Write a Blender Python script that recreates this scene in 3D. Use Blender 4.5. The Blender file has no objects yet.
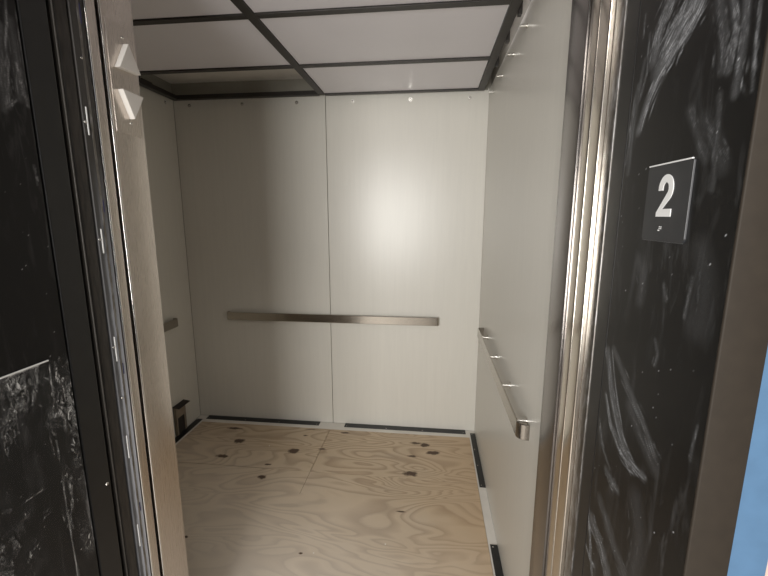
import bpy, bmesh, math
import numpy as np
from mathutils import Vector, Matrix

scene = bpy.context.scene
COL = scene.collection

# ------------------------------------------------------------------ materials
def new_mat(name):
    m = bpy.data.materials.new(name); m.use_nodes = True
    nt = m.node_tree
    b = nt.nodes['Principled BSDF']
    return m, nt, b

def N(nt, kind, **kw):
    n = nt.nodes.new(kind)
    for k, v in kw.items():
        if k in n.inputs: n.inputs[k].default_value = v
        else: setattr(n, k, v)
    return n

def math_node(nt, op, a, b=None, c=None, clamp=False):
    n = nt.nodes.new('ShaderNodeMath'); n.operation = op; n.use_clamp = clamp
    for i, v in enumerate((a, b, c)):
        if v is None: continue
        if isinstance(v, (int, float)): n.inputs[i].default_value = v
        else: nt.links.new(v, n.inputs[i])
    return n.outputs[0]

def mix_col(nt, fac, a, b):
    n = nt.nodes.new('ShaderNodeMix'); n.data_type = 'RGBA'
    if isinstance(fac, (int, float)): n.inputs[0].default_value = fac
    else: nt.links.new(fac, n.inputs[0])
    for i, v in ((6, a), (7, b)):
        if isinstance(v, tuple): n.inputs[i].default_value = v if len(v) == 4 else (*v, 1)
        else: nt.links.new(v, n.inputs[i])
    return n.outputs[2]

def coords(nt, scale=(1, 1, 1), loc=(0, 0, 0)):
    g = N(nt, 'ShaderNodeNewGeometry')
    mp = nt.nodes.new('ShaderNodeMapping')
    mp.inputs['Scale'].default_value = scale; mp.inputs['Location'].default_value = loc
    nt.links.new(g.outputs['Position'], mp.inputs['Vector'])
    return mp.outputs[0]

def noise(nt, vec, scale, detail=3, rough=.5, dist=0.):
    n = nt.nodes.new('ShaderNodeTexNoise')
    n.inputs['Scale'].default_value = scale; n.inputs['Detail'].default_value = detail
    n.inputs['Roughness'].default_value = rough; n.inputs['Distortion'].default_value = dist
    nt.links.new(vec, n.inputs['Vector'])
    return n.outputs['Fac']

def ramp(nt, fac, stops):
    n = nt.nodes.new('ShaderNodeValToRGB')
    cr = n.color_ramp
    while len(cr.elements) < len(stops): cr.elements.new(.5)
    for e, (p, c) in zip(cr.elements, stops):
        e.position = p; e.color = c if len(c) == 4 else (*c, 1)
    nt.links.new(fac, n.inputs[0])
    return n.outputs[0]

def simple(name, col, rough=.5, metal=0., var=.06, nscale=14, coat=0., stretch=(1, 1, 1), bump=0.):
    """one colour with a faint procedural mottling"""
    m, nt, b = new_mat(name)
    v = noise(nt, coords(nt, stretch), nscale, 4)
    c = ramp(nt, v, [(.3, tuple(x * (1 - var) for x in col)), (.7, tuple(min(1, x * (1 + var)) for x in col))])
    nt.links.new(c, b.inputs['Base Color'])
    b.inputs['Roughness'].default_value = rough
    b.inputs['Metallic'].default_value = metal
    b.inputs['Coat Weight'].default_value = coat
    if bump:
        bp = nt.nodes.new('ShaderNodeBump'); bp.inputs['Strength'].default_value = bump
        bp.inputs['Distance'].default_value = .002
        nt.links.new(v, bp.inputs['Height']); nt.links.new(bp.outputs[0], b.inputs['Normal'])
    return m

def brushed(name, col, rough=.25, stretch=(60, 60, 1.2), rvar=.08, dust=0.):
    """brushed stainless steel, grain along the axis with the small stretch"""
    m, nt, b = new_mat(name)
    v = noise(nt, coords(nt, stretch), 9, 3)
    c = ramp(nt, v, [(.25, tuple(x * .93 for x in col)), (.75, tuple(min(1, x * 1.05) for x in col))])
    r = math_node(nt, 'MULTIPLY_ADD', v, rvar * 2, rough - rvar)
    met = 1.
    if dust:
        d = noise(nt, coords(nt, (20, 20, 5), (3, 1, 7)), 6, 6, .65)
        f = math_node(nt, 'MULTIPLY', math_node(nt, 'SUBTRACT', d, .45, clamp=True), dust * 4, clamp=True)
        c = mix_col(nt, f, c, (.55, .56, .58))
        r = math_node(nt, 'MAXIMUM', r, f)
        nt.links.new(math_node(nt, 'SUBTRACT', 1., f), b.inputs['Metallic'])
    else:
        b.inputs['Metallic'].default_value = 1.
    nt.links.new(c, b.inputs['Base Color']); nt.links.new(r, b.inputs['Roughness'])
    return m

def laminate(name, col, rough=.33):
    """off-white wood-grain laminate wall panel: very faint upright grain"""
    m, nt, b = new_mat(name)
    g = noise(nt, coords(nt, (9, 9, .55)), 5, 6, .6, .3)
    g2 = noise(nt, coords(nt, (70, 70, 1.5)), 4, 3)
    f = math_node(nt, 'ADD', math_node(nt, 'MULTIPLY', g, .7), math_node(nt, 'MULTIPLY', g2, .3))
    c = ramp(nt, f, [(.35, tuple(x * .975 for x in col)), (.62, tuple(min(1, x * 1.015) for x in col))])
    nt.links.new(c, b.inputs['Base Color'])
    nt.links.new(math_node(nt, 'MULTIPLY_ADD', g2, .06, rough - .03), b.inputs['Roughness'])
    b.inputs['Specular IOR Level'].default_value = .6
    return m

def plywood(name, off):
    """rotary-cut softwood plywood: contour-like grain drawn out along X, with knots"""
    m, nt, b = new_mat(name)
    base = noise(nt, coords(nt, (.95, 3.0, 1), off), 1.35, 1.8, .42, .8)
    bands = math_node(nt, 'FRACT', math_node(nt, 'MULTIPLY', base, 19.))
    fine = noise(nt, coords(nt, (3, 70, 1), off), 5, 4, .6)
    big = noise(nt, coords(nt, (1.2, 2.2, 1), (off[0] + 5, off[1], 0)), 1.6, 3)
    # each band: slow pale earlywood rising to a narrow dark latewood line
    g = math_node(nt, 'ADD', math_node(nt, 'MULTIPLY', bands, .8), math_node(nt, 'MULTIPLY', fine, .2))
    c = ramp(nt, g, [(.08, (.37, .27, .18)), (.20, (.57, .45, .315)), (.50, (.59, .465, .325)), (.74, (.46, .345, .235)), (.88, (.39, .285, .19))])
    c = mix_col(nt, math_node(nt, 'MULTIPLY', big, .3), c, (.55, .45, .335))
    # warmer raw patch along the right-hand edge, paler front: scuffing with light falloff painted in
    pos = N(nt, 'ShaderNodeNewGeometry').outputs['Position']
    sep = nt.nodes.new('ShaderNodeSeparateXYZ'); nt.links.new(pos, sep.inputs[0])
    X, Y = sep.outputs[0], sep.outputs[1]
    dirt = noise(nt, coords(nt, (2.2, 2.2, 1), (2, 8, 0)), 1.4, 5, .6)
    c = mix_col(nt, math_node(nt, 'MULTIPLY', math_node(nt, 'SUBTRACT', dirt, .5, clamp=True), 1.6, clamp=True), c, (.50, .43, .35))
    front_light = math_node(nt, 'MULTIPLY_ADD', math_node(nt, 'ADD', Y, math_node(nt, 'MULTIPLY', math_node(nt, 'ADD', dirt, X), .45)), -1.3, 2.75, clamp=True)
    c = mix_col(nt, math_node(nt, 'MULTIPLY', front_light, .55), c, (.76, .70, .63))
    warm = math_node(nt, 'MULTIPLY_ADD', math_node(nt, 'ADD', X, math_node(nt, 'MULTIPLY', dirt, .8)), 1.6, -.42, clamp=True)
    c = mix_col(nt, math_node(nt, 'MULTIPLY', warm, .45), c, (.60, .40, .22))
    wob = math_node(nt, 'MULTIPLY', math_node(nt, 'SUBTRACT', noise(nt, coords(nt, (1, 1, 1)), 38, 3), .5), 1.5)
    total = None
    for kx, ky, rx, ry, s in KNOTS:
        dx = math_node(nt, 'DIVIDE', math_node(nt, 'SUBTRACT', X, kx), rx)
        dy = math_node(nt, 'DIVIDE', math_node(nt, 'SUBTRACT', Y, ky), ry)
        d = math_node(nt, 'ADD', math_node(nt, 'SQRT', math_node(nt, 'ADD', math_node(nt, 'MULTIPLY', dx, dx), math_node(nt, 'MULTIPLY', dy, dy))), wob)
        k = math_node(nt, 'MULTIPLY', math_node(nt, 'SUBTRACT', 1.25, d, clamp=True), 2.2 * s, clamp=True)
        total = k if total is None else math_node(nt, 'MAXIMUM', total, k)
    c = mix_col(nt, total, c, (.085, .05, .03))
    # plaster crumbs
    vo = nt.nodes.new('ShaderNodeTexVoronoi'); vo.inputs['Scale'].default_value = 7.
    nt.links.new(coords(nt, (1, 1, 1), (.3, .6, 0)), vo.inputs['Vector'])
    crumb = math_node(nt, 'LESS_THAN', vo.outputs['Distance'], .028)
    c = mix_col(nt, crumb, c, (.8, .77, .72))
    nt.links.new(c, b.inputs['Base Color'])
    b.inputs['Roughness'].default_value = .62
    bp = nt.nodes.new('ShaderNodeBump'); bp.inputs['Strength'].default_value = .25; bp.inputs['Distance'].default_value = .0015
    nt.links.new(g, bp.inputs['Height']); nt.links.new(bp.outputs[0], b.inputs['Normal'])
    return m

KNOTS = [(-1.253, 2.362, .034, .022, 1), (-1.28, 2.186, .040, .016, .8), (-.853, 2.29, .034, .026, 1),
         (-1.36, 2.515, .045, .014, .7), (-.944, 2.016, .022, .018, .75), (-.01, 2.455, .030, .020, 1),
         (.045, 2.37, .040, .020, .9), (-.07, 2.47, .034, .014, .6), (-.085, 2.32, .03, .012, .6),
         (-.087, 2.145, .045, .022, .8), (-.96, 2.135, .020, .008, .8), (-.56, 2.545, .03, .012, .6),
         (-.67, 2.335, .022, .01, .5), (-.12, 1.83, .026, .006, .7), (-1.12, 1.55, .010, .008, .8),
         (-.55, 1.52, .010, .006, .8), (-.8, 2.56, .06, .008, .35), (-.83, 2.48, .016, .010, .6)]

def dusty_black(name, base, dustcol, rough=.3, fine=.5, spec=.5):
    """black faced steel with plaster streaks stored on the mesh plus faint overall smears"""
    m, nt, b = new_mat(name)
    a = nt.nodes.new('ShaderNodeAttribute'); a.attribute_name = 'dust'
    grit = noise(nt, coords(nt, (1, 1, 1)), 420, 3, .8)
    smear = noise(nt, coords(nt, (14, 14, 3.2)), 3.2, 6, .62, .6)
    patch = noise(nt, coords(nt, (4, 4, 2.4), (1, 4, 2)), 1.7, 3)
    sm = math_node(nt, 'MULTIPLY', math_node(nt, 'SUBTRACT', smear, .52, clamp=True), math_node(nt, 'SUBTRACT', patch, .35, clamp=True))
    sm = math_node(nt, 'MULTIPLY', sm, fine * 4)
    st = math_node(nt, 'MULTIPLY', a.outputs['Fac'], math_node(nt, 'MULTIPLY_ADD', grit, 2.6, .35))
    f = math_node(nt, 'ADD', st, sm, clamp=True)
    c = mix_col(nt, f, base, dustcol)
    nt.links.new(c, b.inputs['Base Color'])
    nt.links.new(math_node(nt, 'MULTIPLY_ADD', f, .5, rough, clamp=True), b.inputs['Roughness'])
    b.inputs['Specular IOR Level'].default_value = spec
    return m

def film_mat(name):
    m, nt, b = new_mat(name)
    a = nt.nodes.new('ShaderNodeAttribute'); a.attribute_name = 'dust'
    grit = noise(nt, coords(nt, (1, 1, 1)), 380, 3, .8)
    mott = noise(nt, coords(nt, (10, 10, 4)), 7, 8, .72, .9)
    patch = noise(nt, coords(nt, (3, 3, 2), (4, 1, 1)), 1.9, 3)
    ridge = math_node(nt, 'MULTIPLY_ADD', math_node(nt, 'ABSOLUTE', math_node(nt, 'SUBTRACT', mott, .5)), -26., 1., clamp=True)
    blob = math_node(nt, 'MULTIPLY', math_node(nt, 'SUBTRACT', mott, .62, clamp=True), 3., clamp=True)
    pw = math_node(nt, 'MULTIPLY', math_node(nt, 'SUBTRACT', patch, .425, clamp=True), 4., clamp=True)
    mo = math_node(nt, 'MULTIPLY', math_node(nt, 'ADD', math_node(nt, 'MULTIPLY', ridge, math_node(nt, 'MULTIPLY', grit, 1.3)), blob), pw, clamp=True)
    st = math_node(nt, 'MULTIPLY', a.outputs['Fac'], math_node(nt, 'MULTIPLY_ADD', grit, 2.6, .35))
    fleck = math_node(nt, 'MULTIPLY', math_node(nt, 'SUBTRACT', noise(nt, coords(nt, (1, 1, .6)), 75, 3, .6, .8), .60, clamp=True), math_node(nt, 'MULTIPLY', pw, 12.), clamp=True)
    f = math_node(nt, 'MULTIPLY', math_node(nt, 'SUBTRACT', math_node(nt, 'ADD', st, math_node(nt, 'MAXIMUM', mo, fleck), clamp=True), .14, clamp=True), 1.3, clamp=True)
    b.inputs['Base Color'].default_value = (.72, .71, .69, 1)
    b.inputs['Roughness'].default_value = .3
    nt.links.new(math_node(nt, 'MULTIPLY_ADD', f, .85, .006, clamp=True), b.inputs['Alpha'])
    bp = nt.nodes.new('ShaderNodeBump'); bp.inputs['Strength'].default_value = .5; bp.inputs['Distance'].default_value = .004
    nt.links.new(mott, bp.inputs['Height']); nt.links.new(bp.outputs[0], b.inputs['Normal'])
    return m

M = {}
M['laminate'] = laminate('laminate', (.68, .658, .60), .32)
M['steel_post'] = brushed('brushed_steel_post', (.605, .55, .505), .28, rvar=.04)
M['steel_grey'] = brushed('grey_steel_post', (.25, .235, .228), .24, rvar=.03)
M['steel_door'] = brushed('brushed_steel_door', (.72, .66, .58), .20, rvar=.03)
M['steel_dusty'] = brushed('dusty_steel', (.20, .185, .17), .42, dust=.5)
M['steel_rail_x'] = brushed('rail_steel_lengthwise', (.50, .465, .41), .17, (1.2, 60, 60))
M['steel_rail_y'] = brushed('rail_steel_depthwise', (.44, .41, .365), .22, (60, 1.2, 60))
M['screw'] = simple('bright_screw', (.72, .70, .66), .25, 1.)
M['dark_frame'] = simple('dark_bronze_frame', (.030, .026, .023), .45, .2, .15)
M['panel'] = simple('matte_white_ceiling_panel', (.74, .715, .745), .30, 0., .02, 3)
M['white_paint'] = simple('white_painted_steel', (.74, .71, .66), .5, 0., .06, 9)
M['vent'] = simple('black_vent', (.014, .014, .014), .45, 0., .2, 40)
M['black_side'] = simple('black_steel_edge', (.009, .0085, .0085), .42, 0., .2, 30)
M['black_dusty_right'] = dusty_black('black_jamb_smeared', (.0075, .0072, .007, 1), (.52, .53, .55, 1), .36, .42, .25)
M['black_dusty_left'] = dusty_black('black_jamb_dusty', (.0075, .0068, .0068, 1), (.46, .45, .45, 1), .36, .35, .25)
M['film'] = film_mat('clear_film')
M['film_edge'] = simple('rolled_film_edge', (.80, .79, .77), .35)
M['brown'] = simple('brown_painted_steel', (.027, .0205, .0145), .66, 0., .08, 60)
M['brown'].node_tree.nodes['Principled BSDF'].inputs['Specular IOR Level'].default_value = .3
M['tape'] = simple('blue_masking_tape', (.078, .16, .275), .6, 0., .07, 30)
M['hall_paint'] = simple('pinkish_drywall', (.60, .42, .35), .7, 0., .05, 12)
M['shaft'] = simple('grey_block', (.10, .10, .10), .9)
M['hall_floor'] = simple('hall_concrete', (.52, .49, .45), .6, 0., .1, 6)
M['sign'] = simple('charcoal_sign', (.030, .031, .034), .38, 0., .08, 40)
M['sign_edge_tint'] = simple('painted_sign_glint', (.09, .09, .095), .35)  # lighter tone stands in for light caught on the plate edges
M['white_ink_and_glint'] = simple('white_lettering_and_glint', (.85, .85, .84), .45, 0., .01)  # also the painted highlight on the plate's top edge
M['lens'] = simple('white_lens', (.80, .76, .71), .35, 0., .01)
def sensor_mat(name):
    m, nt, b = new_mat(name)
    pos = N(nt, 'ShaderNodeNewGeometry').outputs['Position']
    sep = nt.nodes.new('ShaderNodeSeparateXYZ'); nt.links.new(pos, sep.inputs[0])
    n1 = noise(nt, coords(nt, (50, 50, 5)), 4, 5, .65)
    # plaster dust caked on the rear edge below chest height
    low = math_node(nt, 'MULTIPLY_ADD', sep.outputs[2], -1.5, 2.45, clamp=True)
    rear = math_node(nt, 'MULTIPLY', math_node(nt, 'SUBTRACT', sep.outputs[1], math_node(nt, 'MULTIPLY_ADD', n1, 0.014, .852)), 160., clamp=True)
    f = math_node(nt, 'MULTIPLY', low, math_node(nt, 'MULTIPLY_ADD', rear, .75, math_node(nt, 'MULTIPLY', n1, .28)), clamp=True)
    nt.links.new(mix_col(nt, f, (.040, .036, .033, 1), (.66, .69, .77, 1)), b.inputs['Base Color'])
    b.inputs['Roughness'].default_value = .5
    return m
M['sensor'] = sensor_mat('dusty_sensor_strip')
M['lip'] = simple('dark_lip', (.06, .054, .048), .45)
M['primer'] = simple('olive_primer', (.30, .285, .24), .6, 0., .05)
M['rubber'] = simple('dark_brown_rubber', (.028, .023, .019), .5, 0., .5, 24, stretch=(6, 6, 1))
M['blue_ink'] = simple('blue_ink', (.03, .03, .12), .5)
M['bead'] = simple('polished_steel_bead', (.88, .85, .80), .14, 1., .02)
M['under'] = simple('dark_underlay', (.05, .04, .03), .9)
M['box'] = simple('tan_box', (.27, .22, .165), .7, 0., .08, 20)
M['box_shade'] = simple('painted_box_shade', (.03, .024, .02), .8)  # dark tone put in for the shade inside the box
M['pencil'] = simple('pencil_line', (.20, .15, .10), .8)

# ------------------------------------------------------------------ mesh helpers
class MB:
    def __init__(s): s.bm = bmesh.new()
    def box(s, x0, x1, y0, y1, z0, z1, bev=0., seg=2):
        b = bmesh.new()
        vs = [b.verts.new((x, y, z)) for x in (x0, x1) for y in (y0, y1) for z in (z0, z1)]
        for f in ((0, 1, 3, 2), (4, 6, 7, 5), (0, 4, 5, 1), (2, 3, 7, 6), (0, 2, 6, 4), (1, 5, 7, 3)):
            b.faces.new([vs[i] for i in f])
        bmesh.ops.recalc_face_normals(b, faces=b.faces)
        if bev: bmesh.ops.bevel(b, geom=list(b.edges), offset=bev, segments=seg, profile=.5, affect='EDGES')
        s.merge(b); return s
    def merge(s, b, mat=None):
        me = bpy.data.meshes.new('tmp'); b.to_mesh(me); b.free()
        if mat is not None: me.transform(mat)
        s.bm.from_mesh(me); bpy.data.meshes.remove(me)
    def prism(s, pts, axis, t0, t1, bev=0.):
        """polygon pts in the plane normal to axis, extruded from t0 to t1"""
        b = bmesh.new()
        def P(p, t):
            return {'x': (t, p[0], p[1]), 'y': (p[0], t, p[1]), 'z': (p[0], p[1], t)}[axis]
        lo = [b.verts.new(P(p, t0)) for p in pts]; hi = [b.verts.new(P(p, t1)) for p in pts]
        n = len(pts)
        b.faces.new(lo); b.faces.new(hi[::-1])
        for i in range(n): b.faces.new((lo[i], hi[i], hi[(i + 1) % n], lo[(i + 1) % n]))
        bmesh.ops.recalc_face_normals(b, faces=b.faces)
        if bev: bmesh.ops.bevel(b, geom=list(b.edges), offset=bev, segments=2, profile=.5, affect='EDGES')
        s.merge(b); return s
    def cyl(s, p0, p1, r, seg=16, r2=None):
        p0, p1 = Vector(p0), Vector(p1); d = p1 - p0
        b = bmesh.new()
        bmesh.ops.create_cone(b, cap_ends=True, segments=seg, radius1=r, radius2=r if r2 is None else r2, depth=d.length)
        q = d.to_track_quat('Z', 'Y').to_matrix().to_4x4()
        s.merge(b, Matrix.Translation((p0 + p1) / 2) @ q); return s
    def dome(s, p, axis, r, h, seg=16):
        """low rounded screw head standing on p along axis"""
        b = bmesh.new()
        bmesh.ops.create_uvsphere(b, u_segments=seg, v_segments=8, radius=r)
        for v in b.verts: v.co.z = max(v.co.z, 0) * h / r
        q = Vector(axis).to_track_quat('Z', 'Y').to_matrix().to_4x4()
        s.merge(b, Matrix.Translation(Vector(p)) @ q); return s
    def strip(s, path, half_t, z0, z1):
        """flat bar standing on edge, swept along a plan path (x, y)"""
        n = len(path); L, R = [], []
        for i, p in enumerate(path):
            a = Vector(path[max(i - 1, 0)]); c = Vector(path[min(i + 1, n - 1)])
            t = (c - a).normalized(); nrm = Vector((-t.y, t.x)); p = Vector(p)
            L.append(p + nrm * half_t); R.append(p - nrm * half_t)
        b = bmesh.new()
        ring = []
        c = .0025
        for l, r in zip(L, R):
            m_ = (l - r).normalized() * c
            prof = [(l - m_, z0), (l, z0 + c), (l, z1 - c), (l - m_, z1), (r + m_, z1), (r, z1 - c), (r, z0 + c), (r + m_, z0)]
            ring.append([b.verts.new((q.x, q.y, z)) for q, z in prof])
        for A, B in zip(ring, ring[1:]):
            for i in range(8): b.faces.new((A[i], A[(i + 1) % 8], B[(i + 1) % 8], B[i]))
        b.faces.new(ring[0]); b.faces.new(ring[-1][::-1])
        bmesh.ops.recalc_face_normals(b, faces=b.faces)
        s.merge(b); return s
    def build(s, name, mat, parent=None, smooth=False, origin=None, edit=None):
        me = bpy.data.meshes.new(name); s.bm.to_mesh(me); s.bm.free()
        o = bpy.data.objects.new(name, me); COL.objects.link(o)
        me.materials.append(mat)
        if smooth:
            for p in me.polygons: p.use_smooth = True
            me.set_sharp_from_angle(angle=math.radians(35))
        w = Vector((0, 0, 0))
        if parent is not None:
            o.parent = parent; w = Vector(parent['_w'])
        elif origin is not None:
            w = Vector(origin); o.location = w
        if w.length: me.transform(Matrix.Translation(-w))
        o['_w'] = tuple(w)
        return o

def thing(name, loc, label, cat, group=None):
    o = bpy.data.objects.new(name, None); COL.objects.link(o); o.location = loc
    o.empty_display_size = .05
    o['_w'] = tuple(loc); return tag(o, label, cat, group)

def tag(o, label, cat, group=None, kind=None):
    o['label'] = label; o['category'] = cat
    if group: o['group'] = group
    if kind: o['kind'] = kind
    return o

def struct(o, label=None, cat=None):
    o['kind'] = 'structure'
    if label: o['label'] = label
    if cat: o['category'] = cat
    return o

def arc(cx, cy, r, a0, a1, n=8):
    return [(cx + r * math.cos(math.radians(a0 + (a1 - a0) * i / n)), cy + r * math.sin(math.radians(a0 + (a1 - a0) * i / n))) for i in range(n + 1)]

# plaster streaks: hair-like strokes rasterised on a fine grid of the jamb face
def streak_field(strokes, y0, y1, z0, z1, res, seed):
    rng = np.random.default_rng(seed)
    ny = int(round((y1 - y0) / res)) + 1; nz = int(round((z1 - z0) / res)) + 1
    F = np.zeros((nz, ny))
    for pts, w, hairs, inten in strokes:
        P = np.array(pts)
        seg = np.r_[0, np.cumsum(np.linalg.norm(np.diff(P, axis=0), axis=1))]
        L = seg[-1]; n = max(8, int(L / res * 1.6))
        s = np.linspace(0, L, n)
        # smooth the polyline a little
        cy = np.interp(s, seg, P[:, 0]); cz = np.interp(s, seg, P[:, 1])
        k = max(1, n // 6); ker = np.ones(2 * k + 1) / (2 * k + 1)
        cy = np.convolve(np.pad(cy, k, mode='reflect', reflect_type='odd'), ker, 'valid')
        cz = np.convolve(np.pad(cz, k, mode='reflect', reflect_type='odd'), ker, 'valid')
        ty, tz = np.gradient(cy), np.gradient(cz); tl = np.hypot(ty, tz) + 1e-9
        nyv, nzv = -tz / tl, ty / tl
        for h in range(hairs):
            off = rng.normal(0, .45) * w; drift = rng.normal(0, .35) * w
            a = rng.uniform(-.15, .7); b_ = min(1.1, a + rng.uniform(.2, .9))
            t = np.linspace(0, 1, n)
            env = np.clip((t - a) / .12, 0, 1) * np.clip((b_ - t) / .2, 0, 1)
            gate = np.clip(np.interp(t, np.linspace(0, 1, 14), rng.uniform(-.5, 1.2, 14)), 0, 1)
            o_ = off + drift * (t - .5) + np.interp(t, np.linspace(0, 1, 7), rng.normal(0, .05, 7)) * w
            yy = cy + nyv * o_; zz = cz + nzv * o_
            amp = inten * env * gate * rng.uniform(.2, .75)
            fi = (yy - y0) / res; fk = (zz - z0) / res
            i0 = np.floor(fi).astype(int); k0 = np.floor(fk).astype(int)
            for di in (0, 1):
                for dk in (0, 1):
                    wgt = np.abs(1 - di - (fi - i0)) * np.abs(1 - dk - (fk - k0))
                    ii, kk = i0 + di, k0 + dk
                    ok = (ii >= 0) & (ii < ny) & (kk >= 0) & (kk < nz)
                    np.maximum.at(F, (kk[ok], ii[ok]), (amp * wgt)[ok])
        # soft dust between the hairs
        for q in range(0, n, 3):
            rr = w * .9
            i1, i2 = int((cy[q] - rr - y0) / res), int((cy[q] + rr - y0) / res) + 1
            k1, k2 = int((cz[q] - rr - z0) / res), int((cz[q] + rr - z0) / res) + 1
            i1, k1 = max(i1, 0), max(k1, 0); i2, k2 = min(i2, ny), min(k2, nz)
            if i1 >= i2 or k1 >= k2: continue
            gy = y0 + np.arange(i1, i2) * res - cy[q]; gz = z0 + np.arange(k1, k2) * res - cz[q]
            d = np.hypot(gy[None, :], gz[:, None]) / rr
            F[k1:k2, i1:i2] = np.maximum(F[k1:k2, i1:i2], inten * .16 * np.clip(1 - d, 0, 1))
    # loose specks
    for _ in range(90):
        i, k = rng.integers(0, ny), rng.integers(0, nz)
        F[k, i] = max(F[k, i], rng.uniform(.1, .8) ** 2)
    return np.clip(F, 0, 1), ny, nz

def dusty_sheet(name, mat, x, y0, y1, z0, z1, res, strokes, seed, thick, face, parent=None, wave=0.):
    """slab whose visible face (at x, looking along face=+1/-1) is a fine grid carrying the 'dust' attribute"""
    F, ny, nz = streak_field(strokes, y0, y1, z0, z1, res, seed)
    ys = np.linspace(y0, y1, ny); zs = np.linspace(z0, z1, nz)
    YY, ZZ = np.meshgrid(ys, zs)
    XX = np.full_like(YY, x)
    if wave:
        XX = x + face * wave * (.5 + .5 * np.sin(YY * 61 + 3 * np.sin(ZZ * 9)) * np.cos(ZZ * 23 + YY * 17))
    V = np.stack([XX, YY, ZZ], -1).reshape(-1, 3)
    idx = np.arange(ny * nz).reshape(nz, ny)
    q = np.stack([idx[:-1, :-1], idx[:-1, 1:], idx[1:, 1:], idx[1:, :-1]], -1).reshape(-1, 4)
    if face < 0: q = q[:, ::-1]
    nb = len(V); xb = x - face * thick
    back = np.array([(xb, y0, z0), (xb, y1, z0), (xb, y1, z1), (xb, y0, z1)])
    V = np.concatenate([V, back])
    faces = q.tolist()
    # rim: each side an n-gon from the border to the back corners
    bot, top = idx[0].tolist(), idx[-1].tolist(); lf, rt = idx[:, 0].tolist(), idx[:, -1].tolist()
    faces += [[nb, nb + 1] + bot[::-1], [nb + 2, nb + 3] + top, [nb + 3, nb] + lf, [nb + 1, nb + 2] + rt[::-1], [nb, nb + 3, nb + 2, nb + 1]]
    me = bpy.data.meshes.new(name); me.from_pydata(V.tolist(), [], faces); me.validate(); me.update()
    at = me.attributes.new('dust', 'FLOAT', 'POINT')
    at.data.foreach_set('value', np.concatenate([F.ravel(), np.zeros(4)]).astype(np.float32))
    me.materials.append(mat)
    o = bpy.data.objects.new(name, me); COL.objects.link(o)
    w = Vector((0, 0, 0))
    if parent is not None:
        o.parent = parent; w = Vector(parent['_w']); me.transform(Matrix.Translation(-w))
    o['_w'] = tuple(w)
    return o

STREAKS_RIGHT = [
    ([(0.703, 1.63), (0.678, 1.684), (0.626, 1.719), (0.582, 1.745), (0.575, 1.763)], 0.014, 70, 0.9),
    ([(0.661, 1.703), (0.638, 1.733), (0.607, 1.75), (0.588, 1.769)], 0.03, 110, 0.8),
    ([(0.681, 1.723), (0.674, 1.763), (0.643, 1.796)], 0.02, 70, 0.7),
    ([(0.644, 1.716), (0.598, 1.727), (0.579, 1.745)], 0.006, 22, 0.9),
    ([(0.526, 1.737), (0.511, 1.694), (0.516, 1.654)], 0.009, 40, 0.5),
    ([(0.548, 1.745), (0.531, 1.697), (0.526, 1.659)], 0.012, 24, 0.35),
    ([(0.503, 1.726), (0.498, 1.679), (0.5, 1.626)], 0.01, 16, 0.5),
    ([(0.482, 1.712), (0.48, 1.663), (0.476, 1.624)], 0.004, 9, 0.5),
    ([(0.721, 1.801), (0.721, 1.766)], 0.003, 9, 0.7),
    ([(0.701, 1.766), (0.697, 1.708), (0.711, 1.676)], 0.005, 12, 0.45),
    ([(0.722, 1.701), (0.73, 1.635), (0.735, 1.581)], 0.005, 14, 0.5),
    ([(0.708, 1.732), (0.724, 1.649), (0.724, 1.564)], 0.008, 16, 0.35),
    ([(0.73, 1.259), (0.698, 1.191), (0.655, 1.135), (0.603, 1.112)], 0.015, 40, 0.6),
    ([(0.708, 1.27), (0.644, 1.225), (0.591, 1.194), (0.555, 1.164)], 0.012, 26, 0.4),
    ([(0.721, 1.181), (0.685, 1.133), (0.642, 1.107), (0.603, 1.115)], 0.008, 26, 0.75),
    ([(0.678, 1.137), (0.623, 1.116), (0.569, 1.121)], 0.008, 22, 0.6),
    ([(0.734, 1.125), (0.716, 1.085), (0.676, 1.062)], 0.006, 12, 0.45),
    ([(0.636, 1.203), (0.591, 1.169), (0.551, 1.148)], 0.02, 18, 0.25),
    ([(0.691, 1.052), (0.657, 1.046), (0.642, 1.045)], 0.012, 24, 0.5),
    ([(0.75, 0.946), (0.724, 0.879), (0.7, 0.821)], 0.008, 26, 0.7),
    ([(0.724, 0.922), (0.673, 0.903), (0.625, 0.871)], 0.02, 44, 0.55),
    ([(0.701, 0.984), (0.643, 0.951), (0.573, 0.925)], 0.02, 26, 0.3),
    ([(0.738, 0.854), (0.715, 0.842), (0.697, 0.847)], 0.006, 18, 1.0),
    ([(0.759, 1.31), (0.739, 1.259), (0.724, 1.234)], 0.005, 14, 0.6),
    ([(0.749, 1.448), (0.751, 1.386), (0.747, 1.294)], 0.003, 10, 0.6),
    ([(0.655, 1.429), (0.638, 1.404), (0.643, 1.372)], 0.02, 14, 0.2),
    ([(0.528, 1.424), (0.53, 1.396), (0.533, 1.372)], 0.006, 10, 0.3),
    ([(0.59, 1.325), (0.578, 1.307), (0.585, 1.288)], 0.006, 10, 0.35),
    ([(0.585, 1.405), (0.576, 1.386)], 0.006, 8, 0.35),
    ([(0.544, 1.61), (0.522, 1.584), (0.504, 1.554)], 0.02, 14, 0.2),
    ([(0.524, 1.632), (0.517, 1.583), (0.515, 1.528)], 0.008, 10, 0.3),
    ([(0.577, 1.629), (0.549, 1.589), (0.533, 1.563)], 0.012, 12, 0.25),
    ([(0.521, 1.459), (0.503, 1.425), (0.501, 1.366)], 0.03, 10, 0.15),
    ([(0.588, 1.072), (0.565, 1.023), (0.572, 0.945)], 0.03, 16, 0.2),
    ([(0.485, 1.206), (0.484, 1.234), (0.481, 1.255)], 0.004, 6, 0.4),
]
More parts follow.
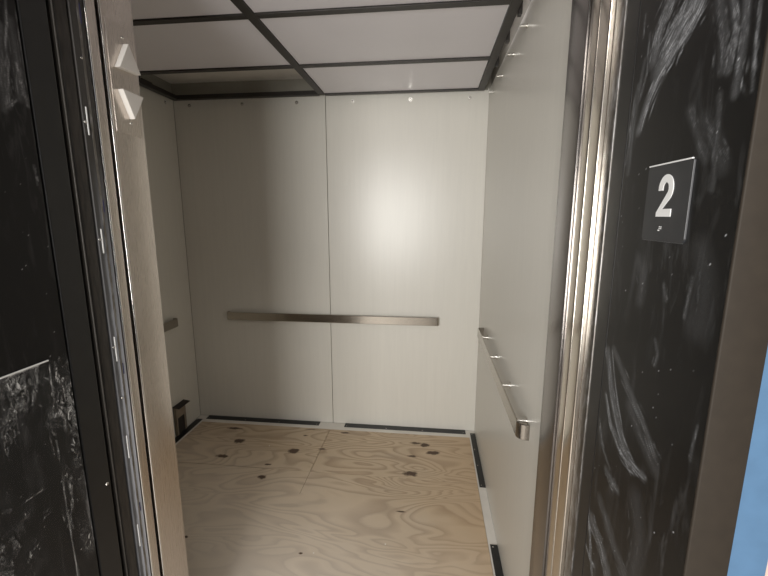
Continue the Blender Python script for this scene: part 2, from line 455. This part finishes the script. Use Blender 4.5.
STREAKS_LEFT = [
    ([(0.712, 1.882), (0.698, 1.788), (0.687, 1.688)], 0.004, 14, 0.6),
    ([(0.688, 1.768), (0.688, 1.727), (0.686, 1.69)], 0.01, 18, 0.5),
    ([(0.713, 1.773), (0.716, 1.744), (0.724, 1.701)], 0.006, 16, 0.7),
    ([(0.714, 1.843), (0.714, 1.777), (0.71, 1.708)], 0.012, 14, 0.35),
    ([(0.682, 1.687), (0.69, 1.692), (0.703, 1.706)], 0.004, 10, 0.7),
    ([(0.694, 1.827), (0.685, 1.751), (0.678, 1.683)], 0.01, 14, 0.4),
    ([(0.717, 1.593), (0.719, 1.57), (0.719, 1.557)], 0.003, 10, 0.6),
    ([(0.743, 1.568), (0.746, 1.529), (0.749, 1.47)], 0.01, 8, 0.2),
    ([(0.727, 1.881), (0.727, 1.764), (0.728, 1.712)], 0.0015, 6, 0.4),
    ([(0.729, 0.941), (0.726, 0.869), (0.726, 0.766)], 0.003, 12, 0.7),
    ([(0.723, 0.871), (0.727, 0.791)], 0.004, 12, 0.6),
    ([(0.743, 0.75), (0.768, 0.672), (0.777, 0.606)], 0.02, 22, 0.3),
]
STREAKS_FILM = [
    ([(0.593, 1.215), (0.636, 1.213), (0.689, 1.215)], 0.003, 26, 1.0),
    ([(0.674, 1.252), (0.683, 1.232), (0.688, 1.209)], 0.01, 22, 0.7),
    ([(0.589, 1.191), (0.615, 1.202), (0.638, 1.204)], 0.01, 20, 0.5),
    ([(0.696, 1.206), (0.698, 1.178), (0.702, 1.157)], 0.006, 22, 0.9),
    ([(0.66, 1.22), (0.657, 1.185), (0.647, 1.148)], 0.005, 12, 0.5),
    ([(0.712, 1.248), (0.71, 1.179), (0.711, 1.128)], 0.006, 16, 0.4),
    ([(0.71, 1.151), (0.711, 1.126), (0.711, 1.112)], 0.004, 16, 0.8),
    ([(0.687, 1.204), (0.682, 1.131), (0.675, 1.046)], 0.004, 20, 0.7),
    ([(0.675, 1.046), (0.675, 0.932), (0.676, 0.811), (0.677, 0.696)], 0.003, 26, 0.75),
    ([(0.697, 1.124), (0.7, 1.055)], 0.01, 22, 0.5),
    ([(0.598, 1.142), (0.601, 1.111), (0.601, 1.091)], 0.02, 36, 0.5),
    ([(0.581, 1.141), (0.591, 1.097), (0.588, 1.058)], 0.012, 24, 0.5),
    ([(0.626, 0.902), (0.636, 0.912), (0.646, 0.92)], 0.014, 26, 0.55),
    ([(0.67, 0.9), (0.674, 0.862), (0.679, 0.833)], 0.01, 26, 0.6),
    ([(0.588, 0.964), (0.607, 0.965), (0.644, 0.964)], 0.005, 22, 0.6),
    ([(0.565, 0.912), (0.569, 0.895), (0.571, 0.881)], 0.008, 22, 0.7),
    ([(0.551, 0.849), (0.566, 0.876), (0.576, 0.891)], 0.01, 18, 0.4),
    ([(0.58, 0.798), (0.595, 0.84), (0.623, 0.859)], 0.03, 40, 0.4),
    ([(0.624, 0.811), (0.625, 0.787), (0.628, 0.748)], 0.03, 34, 0.4),
    ([(0.636, 1.07), (0.627, 0.99), (0.601, 0.923)], 0.03, 24, 0.25),
    ([(0.67, 1.071), (0.677, 1.0), (0.692, 0.944)], 0.014, 30, 0.45),
    ([(0.691, 0.968), (0.689, 0.898), (0.682, 0.855)], 0.006, 22, 0.6),
    ([(0.554, 0.973), (0.564, 0.971), (0.57, 0.964)], 0.008, 18, 0.6),
    ([(0.62, 1.161), (0.615, 1.082), (0.593, 0.972)], 0.03, 20, 0.2),
    ([(0.62, 1.277), (0.653, 1.247), (0.683, 1.247)], 0.01, 6, 0.3),
    ([(0.655, 0.83), (0.653, 0.759), (0.654, 0.708)], 0.02, 24, 0.35),
]

# ------------------------------------------------------------------ dimensions (metres; camera stands at x = y = 0 on the landing)
XL, XR, YB = -1.712, .337, 2.674            # car interior: left wall, right wall, back wall
RY0, RY1 = .941, 1.053                      # car front return, front and rear
OXL, OXR = -.763, .307                      # clear opening of the car
ZC = 2.236                                  # underside of the hung ceiling
ZT = 2.353                                  # car top
H = 2.13                                    # door head

# ------------------------------------------------------------------ the setting
struct(MB().box(XL - .05, XR + .05, RY0, YB + .05, -.05, -.013).build('floor', M['under']), 'dark car platform under the plywood', 'floor')
# bare painted platform edge round the plywood
e = .0422
struct(MB().box(XL, XR, 2.582, YB, -.013, -.001).build('trim_1', M['white_paint']), 'white bare platform strip along the back wall', 'trim')
struct(MB().box(.2955, XR, RY0, 2.582, -.013, -.001).build('trim_2', M['white_paint']), 'white bare platform strip along the right wall', 'trim')
struct(MB().box(XL, -1.648, RY1, 2.582, -.013, -.001).build('trim_3', M['white_paint']), 'white bare platform strip along the left wall', 'trim')
struct(MB().box(XL - .05, XR + .05, YB + .012, YB + .06, -.013, ZT).build('wall_back', M['primer']), 'off-white rear car wall behind its two panels', 'wall')
struct(MB().box(XL - .06, XL - .012, RY0, YB + .06, -.013, ZT).build('wall_left', M['primer']), 'off-white left car wall', 'wall')
struct(MB().box(XR + .012, XR + .06, RY0, YB + .06, -.013, ZT).build('wall_right', M['primer']), 'off-white right car wall', 'wall')
struct(MB().box(XL - .06, XR + .06, RY0, YB + .06, ZT, ZT + .04).build('ceiling', M['white_paint']), 'plain car top above the hung ceiling grid', 'ceiling')
struct(MB().box(XL - .01, OXL - .041, 1.018, RY1, -.013, ZT).box(OXL - .041, XR + .01, 1.0, RY1, H + .03, ZT).build('wall_front', M['steel_post']), 'steel front wall of the car beside the opening', 'wall')
# brushed steel return posts on both sides of the car opening
struct(MB().box(OXL - .04, OXL, RY0, RY1, -.013, H + .02, .0042, 4).build('trim_4', M['steel_post'], smooth=True), 'wide brushed steel return post left of the car opening, carrying the arrows', 'post')
struct(MB().box(OXR, XR + .011, RY0, RY1, -.013, H + .02, .0016, 3).build('trim_5', M['steel_grey'], smooth=True), 'narrow grey steel return post right of the car opening', 'post')
# slim corner bead in the rear right corner
struct(MB().box(XR - .006, XR - .0005, YB - .005, YB - .0005, .0, ZC + .02, .0015).build('trim_6', M['white_paint']), 'thin pale bead in the rear right corner', 'trim')

# sliding doors, fully open in their pockets
def door(name, x0, x1, y0, y1, mat, lab):
    return struct(MB().box(x0, x1, y0, y1, .004, H, .0035, 4).build(name, mat, smooth=True), lab, 'door')
door('door_1', -1.30, -.7645, .8935, .9315, M['steel_post'], 'open steel car door on the left, only its brown leading edge seen')
door('door_2', -1.30, -.7595, .8165, .8475, M['rubber'], 'open landing door on the left, only its dark leading edge seen')
door('door_3', .3115, .85, .8925, .937, M['steel_door'], 'open steel car door on the right, gleaming edge nearest the car')
door('door_4', .3115, .85, .8405, .8885, M['steel_door'], 'open steel landing door on the right, gleaming edge nearest the landing')

for nm, x, y in (('door_1', -.7603, .8955), ('trim_4', OXL - .0022, RY0 + .002)):
    MB().cyl((x, y, .004), (x, y, H), .0034, 16).build('glint_bead', M['bead'], bpy.data.objects[nm], smooth=True)['label'] = 'polished bead added for the edge glint'  # separate beads added to draw a bright glint along the edges
# landing wall, its floor and the entrance
w = MB()
w.box(.3675, 3.2, .468, .79, -.3, 3.0)
w.box(-3.2, -.806, .468, .79, -.3, 3.0)
w.box(-.806, .3675, .468, .79, H + .005, 3.0)
struct(w.build('wall_landing', M['hall_paint']), 'pinkish landing wall round the entrance', 'wall')
struct(MB().box(-3.2, 3.2, -3.5, .80, -.06, -.004).build('floor_landing', M['hall_floor']), 'landing floor in front of the entrance', 'floor')
struct(MB().box(-1.3, .85, .802, .868, -.03, -.002).box(-1.3, .85, .872, .939, -.03, -.002).build('trim_7', M['steel_dusty']), 'grooved metal door sills', 'sill')

# right entrance jamb: main face smeared with plaster, slim edge piece, brown face towards the landing
jr = thing('entrance_jamb', (.34, .6, 0), 'black steel entrance jamb right of the opening, smeared with white plaster and carrying the number plate', 'door jamb', 'entrance jambs')
ARGS_R = (.32, .468, .7405, .55, 2.13)
dusty_sheet('jamb_face', M['black_dusty_right'], .32, .468, .7405, .55, 2.128, .002, STREAKS_RIGHT, 11, .03, -1, jr)
MB().box(.32, .35, .468, .7405, -.004, .5495, .001).build('jamb_face_lower', M['black_side'], jr)
MB().box(.3205, .35, .7435, .790, -.004, 2.128, .002).build('jamb_edge', M['black_side'], jr)
MB().box(.3215, .3345, .7915, .7945, 0, 2.128, .001).build('edge_lip', M['lip'], jr)
MB().box(.3185, .3668, .463, .4677, -.004, 2.19, .002, 3).build('frame_face', M['brown'], jr, smooth=True)['label'] = 'brown painted frame face'

jl = thing('entrance_jamb', (-.78, .6, 0), 'black steel entrance jamb left of the opening, dusty, with torn clear film on its lower half', 'door jamb', 'entrance jambs')
dusty_sheet('jamb_face', M['black_dusty_left'], -.755, .468, .7285, .55, 2.128, .002, STREAKS_LEFT, 5, .03, 1, jl)
MB().box(-.785, -.755, .468, .7285, -.004, .5495, .001).build('jamb_face_lower', M['black_side'], jl)
MB().box(-.785, -.755, .7345, .794, -.004, 2.128, .0025).build('jamb_edge', M['black_side'], jl)
MB().box(-.7625, -.7555, .806, .8095, 0, 2.128, .001).build('edge_lip', M['lip'], jl)
MB().box(-.8045, -.7535, .463, .4677, -.004, 2.19, .002, 3).build('frame_face', M['brown'], jl, smooth=True)['label'] = 'brown painted frame face'
MB().dome((-.755, .783, .868), (1, 0, 0), .004, .0025).build('screw', M['screw'], jl, smooth=True)
jh = MB().box(-.754, .319, .468, .79, H - .001, H + .03).box(-.8045, .3668, .463, .4677, 2.191, 2.25).build('trim_8', M['black_side'])
struct(jh, 'black head of the entrance frame', 'door head')

# torn clear film on the lower left jamb
fl = dusty_sheet('protective_film', M['film'], -.7542, .469, .7275, .56, 1.2135, .002, STREAKS_FILM, 23, .0007, 1, None, .0012)
tag(fl, 'torn clear plastic film, wrinkled and plaster-spattered, on the lower left black jamb', 'plastic film')
MB().cyl((-.7525, .47, 1.2150), (-.7525, .684, 1.2142), .0017, 8).build('rolled_edge', M['film_edge'], fl, smooth=True)['label'] = 'bright rolled top edge'

# plaster-dusted upright behind the right jamb edge
u = MB().box(.3212, .35, .800, .8385, -.002, H, .002, 2).build('door_guide', M['steel_dusty'], smooth=True)
tag(u, 'dull grey dusty steel upright between the gleaming right doors and the black jamb', 'door guide')

# blue tape on the landing wall
tag(MB().box(.3672, .4105, .4672, .4679, -.004, 2.1).build('masking_tape', M['tape']), 'strip of blue masking tape down the wall beside the brown frame', 'tape')

# ------------------------------------------------------------------ sensor strip on the left doors
ss = thing('door_sensor_strip', (-.78, .868, 0), 'grey door sensor strip with white slots between the left doors', 'door sensor')
MB().box(-.80, -.757, .8505, .8865, 0.02, H, .002).build('strip_body', M['sensor'], ss)
MB().box(-.757, -.7562, .8685, .8745, 0.02, H - .02).build('channel', M['steel_dusty'], ss)
for z0, z1 in ((1.674, 1.733), (1.412, 1.468), (1.147, 1.209), (.886, .948), (.626, .692)):
    MB().box(-.7572, -.7555, .8588, .8612, z0, z1).build('white_slot', M['white_ink_and_glint'], ss)
for y, z in ((.866, 1.834), (.8552, 1.701), (.854, 1.444), (.855, 1.184), (.862, 1.05)):
    MB().dome((-.757, y, z), (1, 0, 0), .0028, .0018, 10).build('screw', M['screw'], ss, smooth=True)
for z0, z1 in ((1.905, 1.945), (1.506, 1.534), (1.108, 1.136), (.72, .745)):
    MB().box(-.7572, -.7560, .8748, .8775, z0, z1).build('ink_mark', M['blue_ink'], ss)

# ------------------------------------------------------------------ car walls: removable panels
def panel(x, y, label, boxes, pieces, axis, group='wall panels lining the car'):
    p = thing('wall_panel', (x, y, 0), label, 'wall panel', group)
    o = MB()
    for b in boxes: o.box(*b)
    o.build('panel_sheet', M['laminate'], p)
    for s in pieces:
        MB().cyl(Vector(s) - Vector(axis) * .002, Vector(s) + Vector(axis) * .0015, .0105, 20).dome(Vector(s) + Vector(axis) * .0014, axis, .0068, .004).build('screw', M['screw'], p, smooth=True)
    return p
ZP = 2.246
bl = panel(-1.2, YB, 'left half of the off-white back wall, from the dim corner to the seam', [(XL + .001, -.6825, YB, YB + .012, .0, ZP, .0012)],
      [(-1.601, YB, 2.211), (-1.236, YB, 2.210), (-.869, YB, 2.209)], (0, -1, 0))
br = panel(-.17, YB, 'right half of the off-white back wall, brightest panel right of the seam', [(-.6785, XR - .001, YB, YB + .012, .0, ZP, .0012)],
      [(-.504, YB, 2.206), (-.140, YB, 2.205), (.222, YB, 2.204)], (0, -1, 0))
panel(XL, 1.9, 'left car wall panel, mostly hidden behind the steel return post', [(XL - .012, XL, RY1 + .002, YB - .001, .0, ZP, .0012)],
      [(XL, 2.585, 2.212), (XL, 2.2, 2.212), (XL, 1.8, 2.212)], (1, 0, 0))
rp = panel(XR, 1.9, 'right car wall panel, behind the handrail with the curved end', [(XR, XR + .012, RY1 + .002, YB - .001, .0, ZP, .0012)], [], (-1, 0, 0))
for y, z in ((1.66, 2.176), (1.905, 2.168), (2.20, 2.176), (2.475, 2.178)):
    MB().cyl((XR, y, z), (XR - .028, y, z), .0048, 12).cyl((XR - .0005, y, z), (XR - .004, y, z), .0085, 16).build('stud', M['screw'], rp, smooth=True)

# ------------------------------------------------------------------ handrails
HZ0, HZ1 = .766, .822
hr = thing('handrail', (-.68, YB - .03, HZ0), 'flat brushed steel handrail across the back wall', 'handrail', 'handrails round the car')
p = [(-1.424, YB - .0005)] + arc(-1.424 + .012, YB - .032 + .012 - .004, .012, 180, 270, 6) + arc(.066 - .012, YB - .032 + .012 - .004, .012, 270, 360, 6) + [(.066, YB - .0005)]
MB().strip(p, .004, HZ0, HZ1).build('rail_bar', M['steel_rail_x'], hr, smooth=True)
for x in (-1.2, -.68, -.16):
    MB().cyl((x, YB - .0005, .794), (x, YB - .031, .794), .007, 14).build('standoff', M['screw'], hr, smooth=True)

hr2 = thing('handrail', (XR - .02, 1.7, HZ0), 'flat brushed steel handrail on the right wall, with a curved end near the opening', 'handrail', 'handrails round the car')
xo = .3015
p = [(XR - .0005, 2.43)] + arc(xo + .012, 2.43 - .012, .012, 90, 180, 6) + arc(xo + .024, 1.268 + .024, .024, 180, 265, 8) + [(XR - .0005, 1.266)]
MB().strip(p, .0035, HZ0, HZ1).build('rail_bar', M['steel_rail_y'], hr2, smooth=True)
for y in (2.25, 1.93, 1.595, 1.305):
    so = MB().cyl((XR - .0005, y, .816), (xo + .002, y, .816), .0085, 14).build('standoff', M['screw'], hr2, smooth=True)
    MB().cyl((XR - .0005, y, .816), (XR - .004, y, .816), .014, 18).build('flange', M['screw'], so, smooth=True)

hr3 = thing('handrail', (XL + .02, 1.9, HZ0), 'end of a steel handrail on the left wall, peeking past the return post', 'handrail', 'handrails round the car')
p = [(XL + .0005, 1.3)] + arc(XL + .033 - .012, 1.3 + .012, .012, 270, 360, 6) + arc(XL + .033 - .012, 2.46 - .012, .012, 0, 90, 6) + [(XL + .0005, 2.46)]
MB().strip(p, .004, HZ0 - .006, HZ1 - .006).build('rail_bar', M['steel_rail_y'], hr3, smooth=True)
for y in (2.3, 1.9, 1.5):
    MB().cyl((XL + .0005, y, .79), (XL + .031, y, .79), .007, 14).build('standoff', M['screw'], hr3, smooth=True)

# ------------------------------------------------------------------ hung ceiling
gx = (-1.69, -1.652, -.711, -.672, .266, .304)
cf = thing('ceiling_grid', (-.69, 1.9, ZC), 'dark bronze hung ceiling grid over the car', 'ceiling grid')
zb = ZC + .026
for x0, x1 in ((gx[0], gx[1]), (gx[4], gx[5])):
    MB().box(x0, x1, 1.085, 2.652, ZC, zb, .0015).build('side_rail', M['dark_frame'], cf)
MB().box(gx[2], gx[3], 1.121, 2.616, ZC, zb, .0015).build('centre_rail', M['dark_frame'], cf)
for y0, y1 in ((1.085, 1.12), (1.599, 1.634), (2.128, 2.165), (2.617, 2.652)):
    for x0, x1 in ((gx[1] + .0005, gx[2] - .0005), (gx[3] + .0005, gx[4] - .0005)):
        MB().box(x0, x1, y0, y1, ZC + .0004, zb - .0004, .0012).build('cross_bar', M['dark_frame'], cf)
# inner ledge the panels rest on, with clips at the sides
for x, y in ((.3065, 1.69), (.3065, 1.935), (.3065, 2.215)):
    MB().box(x - .002, x + .012, y - .014, y + .014, ZC - .012, ZC + .05, .002).box(x + .002, x + .010, y - .004, y + .016, ZC + .03, ZC + .075, .001).build('clip', M['dark_frame'], cf)
MB().box(-1.686, -1.668, 2.29, 2.312, zb - .002, zb + .05, .002).box(-1.684, -1.672, 2.33, 2.42, zb - .002, zb + .016, .002).build('clip', M['dark_frame'], cf)

cells = [((gx[3], gx[4]), (2.165, 2.617), 'pale ceiling panel at the back right, against the bright back wall'),
         ((gx[1], gx[2]), (1.634, 2.128), 'pale ceiling panel in front of the open hatch gap, left middle row'),
         ((gx[3], gx[4]), (1.634, 2.128), 'pale ceiling panel in the right middle row'),
         ((gx[1], gx[2]), (1.12, 1.599), 'pale ceiling panel nearest the doors on the left, cut by the top of the photo'),
         ((gx[3], gx[4]), (1.12, 1.599), 'pale ceiling panel nearest the doors on the right, cut by the top of the photo')]
for (x0, x1), (y0, y1), lab in cells:
    o = MB().box(x0 + .002, x1 - .002, y0 + .002, y1 - .002, ZC + .006, ZC + .014, .001).build('ceiling_panel', M['panel'], origin=((x0 + x1) / 2, (y0 + y1) / 2, ZC + .006))
    tag(o, lab, 'ceiling panel', 'ceiling panels in the grid')

# ------------------------------------------------------------------ plywood floor
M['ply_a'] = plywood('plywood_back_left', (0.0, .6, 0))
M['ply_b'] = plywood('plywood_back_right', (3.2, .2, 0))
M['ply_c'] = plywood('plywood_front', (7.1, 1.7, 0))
def sheet(x0, x1, y0, y1, mat, lab):
    o = MB().box(x0, x1, y0, y1, -.0125, 0, .0008, 1).build('plywood_sheet', mat, origin=((x0 + x1) / 2, (y0 + y1) / 2, -.0125))
    return tag(o, lab, 'plywood', 'plywood sheets on the car floor')
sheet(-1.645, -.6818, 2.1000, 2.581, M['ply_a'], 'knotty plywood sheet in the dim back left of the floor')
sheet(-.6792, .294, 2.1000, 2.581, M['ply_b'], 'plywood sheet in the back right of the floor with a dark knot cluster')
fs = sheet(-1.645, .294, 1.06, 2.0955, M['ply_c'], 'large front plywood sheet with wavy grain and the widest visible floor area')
MB().box(-.6815, -.6795, 1.90, 2.0955, -.001, .0002).build('pencil_line', M['pencil'], fs)

# floor vents
def vent(x0, x1, y0, y1, lab, along):
    v = thing('floor_vent', ((x0 + x1) / 2, (y0 + y1) / 2, -.001), lab, 'floor vent', 'black floor vents along the car walls')
    m = MB().box(x0, x1, y0, y1, -.001, .003, .0008)
    m.build('vent_strip', M['vent'], v)
    if along == 'x': pts = [(x0 + f * (x1 - x0), y0 + .011) for f in (.02, .35, .65, .98)]
    else: pts = [(x0 + .011, y0 + f * (y1 - y0)) for f in (.025, .35, .65, .975)]
    for x, y in pts:
        MB().dome((x, y, .003), (0, 0, 1), .0032, .0014, 10).build('screw', M['screw'], v, smooth=True)
vent(-1.638, -.775, 2.622, YB - .001, 'black floor vent along the dim left half of the back wall', 'x')
vent(-.588, .272, 2.622, YB - .001, 'black floor vent along the bright right half of the back wall', 'x')
vent(.3025, XR - .001, 2.068, 2.635, 'black floor vent at the foot of the right wall, in the back corner', 'y')
vent(.3025, XR - .001, 1.10, 1.666, 'black floor vent at the foot of the right wall, nearest the opening', 'y')
vent(XL + .008, -1.660, 2.03, 2.612, 'black floor vent at the foot of the left wall', 'y')

# small box against the left wall
bx = thing('wall_box', (XL + .03, 2.43, 0), 'small tan open-topped box against the left wall beside the return post', 'box')
x0, x1, y0, y1 = XL + .001, XL + .018, 2.365, 2.475
o = MB()
o.box(x0, x1, y0, y0 + .004, .006, .215).box(x0, x1, y1 - .004, y1, .006, .215).box(x0, x0 + .003, y0, y1, .006, .215)
o.box(x1 - .003, x1, y0, y1, .125, .205).box(x1 - .003, x1, y0, 2.382, .006, .125).box(x1 - .003, x1, 2.456, y1, .006, .125)
o.build('box_shell', M['box'], bx)
MB().prism([(XL + .001, .214), (XL + .050, .206), (XL + .050, .209), (XL + .001, .217)], 'y', 2.36, 2.485).build('opening_shade_flap', M['box_shade'], bx)['label'] = 'dark tilted flap in place of the shaded opening'  # added flap, its dark colour stands in for the shaded open top
MB().box(x0 + .004, x1 - .006, y0 + .005, y1 - .005, .006, .196).build('box_shade_fill', M['box_shade'], bx)  # dark filler block painted as the shaded interior

# ------------------------------------------------------------------ hall lantern on the left return post
hl = thing('direction_lantern', (OXL, .998, 1.83), 'up and down arrow lantern on the left steel post', 'elevator lantern')
MB().box(OXL - .0005, OXL + .0018, .9515, 1.0445, 1.700, 1.955, .0007).build('face_plate', M['steel_post'], hl)
def arrow(pts, name, label):
    """white wedge lens: full base on the plate, smaller front face"""
    cy = sum(p[0] for p in pts) / 3; cz = sum(p[1] for p in pts) / 3
    o = MB().prism(pts, 'x', OXL + .0018, OXL + .0165, .0008).build(name, M['lens'], hl)
    o['label'] = label
arrow([(1.003, 1.9135), (.9655, 1.8490), (1.0385, 1.8520)], 'up_arrow', 'white upward triangle')
arrow([(.968, 1.8005), (1.040, 1.7990), (1.000, 1.7375)], 'down_arrow', 'white downward triangle')
for z in (1.928, 1.728):
    MB().dome((OXL + .0018, 1.003, z), (1, 0, 0), .004, .0025, 12).build('screw', M['screw'], hl, smooth=True)

# ------------------------------------------------------------------ number plate on the right jamb
XS = .32
sg = thing('floor_sign', (XS, .605, 1.4645), 'charcoal floor number plate with a white 2 on the right black jamb', 'sign')
r = .006; y0, y1, z0, z1 = .5505, .6545, 1.4635, 1.5685
def rrect(y0, y1, z0, z1, r):
    return (arc(y1 - r, z1 - r, r, 0, 90, 5) + arc(y0 + r, z1 - r, r, 90, 180, 5) + arc(y0 + r, z0 + r, r, 180, 270, 5) + arc(y1 - r, z0 + r, r, 270, 360, 5))
MB().prism(rrect(y0, y1, z0, z1, r), 'x', XS - .0001, XS - .0022).build('plate', M['sign'], sg)
MB().box(XS - .0026, XS - .0002, y0 + .004, y1, z1 - .0006, z1 + .0014, .0004).build('top_edge_glint', M['white_ink_and_glint'], sg)['label'] = 'top edge highlight painted white'  # light on the bevel put in as a white strip
MB().box(XS - .0026, XS - .0002, y0 - .0002, y0 + .0002, z0 + .006, z1 - .002, .0004).build('side_edge_glint', M['sign_edge_tint'], sg)['label'] = 'right edge highlight painted pale'
MB().box(XS - .0026, XS - .0002, y0 + .004, y1 - .004, z0 - .0002, z0 + .0002).build('bottom_edge_glint', M['sign_edge_tint'], sg)
# the 2: width along -y, built from its outline
def two(h, wd, t):
    R = wd / 2; Ro, Ri = R, R - t
    cz = h - R * 1.08
    out = [(-R, cz - .05 * h)]
    outer = [(-R * 1.0, cz)] + [(Ro * math.cos(math.radians(a)), cz + Ro * 1.08 * math.sin(math.radians(a))) for a in range(165, -46, -10)]
    inner = [(Ri * math.cos(math.radians(a)), cz + (Ro * 1.08 - t) * math.sin(math.radians(a))) for a in range(-40, 172, 10)]
    # diagonal down to the foot
    pts = [(-R, cz - .04 * h)] + outer[1:] + [(-R + t * 1.28, t), (R, t), (R, 0), (-R, 0), (-R, t * .55)] + inner + [(-Ri, cz - .04 * h)]
    return pts
g = [(.6035 - u * 1.0, 1.4975 + v) for u, v in two(.0565, .0350, .0105)]
b = bmesh.new()
vs = [b.verts.new((XS - .0023, p[0], p[1])) for p in g]
f = b.faces.new(vs)
ex = bmesh.ops.extrude_face_region(b, geom=[f])
for v in ex['geom']:
    if isinstance(v, bmesh.types.BMVert): v.co.x -= .0009
bmesh.ops.triangulate(b, faces=b.faces)
bmesh.ops.recalc_face_normals(b, faces=b.faces)
o = MB(); o.merge(b); o.build('number_two', M['white_ink_and_glint'], sg)['label'] = 'white numeral 2'
br_ = MB()
dots = [(0, 2), (1, 0), (1, 1), (1, 2)]          # number sign: dots 3, 4, 5, 6
for c, r_ in dots: br_.dome((XS - .0022, .612 - c * .0024, 1.4835 - r_ * .0024), (-1, 0, 0), .0008, .0006, 8)
for c, r_ in ((0, 0), (0, 1)): br_.dome((XS - .0022, .6055 - c * .0024, 1.4835 - r_ * .0024), (-1, 0, 0), .0008, .0006, 8)
br_.build('braille', M['white_ink_and_glint'], sg)

# ------------------------------------------------------------------ light
def area(name, loc, target, sx, sy, power, col, spread=180):
    l = bpy.data.lights.new(name, 'AREA'); l.shape = 'RECTANGLE'; l.size = sx; l.size_y = sy
    l.energy = power; l.color = col; l.spread = math.radians(spread)
    o = bpy.data.objects.new(name, l); COL.objects.link(o); o.location = loc
    d = Vector(target) - Vector(loc)
    o.rotation_euler = d.to_track_quat('-Z', 'Y').to_euler()
    return o
area('hall_key_light', (-.66, -1.6, 1.45), (-.35, 2.6, 1.28), 1.0, 1.4, 94, (1, .98, .94))  # broad hall source behind the camera, itself unseen
area('hall_fill_light', (.2, -.7, 2.75), (.2, -.7, 0), 1.2, .6, 22, (1, .95, .88))  # unseen overhead fill, added to light the jamb fronts and top edges
area('car_top_light', (.12, 1.75, 2.335), (.12, 1.75, 0), .25, 1.0, 1.6, (1, .97, .97))

wd = bpy.data.worlds.new('hall_ambient'); scene.world = wd; wd.use_nodes = True
bg = wd.node_tree.nodes['Background']; bg.inputs[0].default_value = (.9, .92, 1, 1); bg.inputs[1].default_value = .2

# ------------------------------------------------------------------ camera
F_PX, P, YW = 403.0564, -.1796, -.1137
cam = bpy.data.cameras.new('camera'); cam.sensor_width = 36; cam.lens = F_PX / 768 * 36; cam.clip_start = .02
co = bpy.data.objects.new('camera', cam); COL.objects.link(co)
f = Vector((math.sin(YW) * math.cos(P), math.cos(YW) * math.cos(P), math.sin(P)))
r = Vector((math.cos(YW), -math.sin(YW), 0)); u = r.cross(f)
co.matrix_world = Matrix(((r.x, u.x, -f.x, 0), (r.y, u.y, -f.y, 0), (r.z, u.z, -f.z, 1.5), (0, 0, 0, 1)))
scene.camera = co

for o in bpy.data.objects:
    if '_w' in o: del o['_w']
vs_ = scene.view_settings
vs_.view_transform = 'Standard'; vs_.look = 'None'; vs_.gamma = 1; vs_.use_curve_mapping = False
vs_.exposure = 0.0
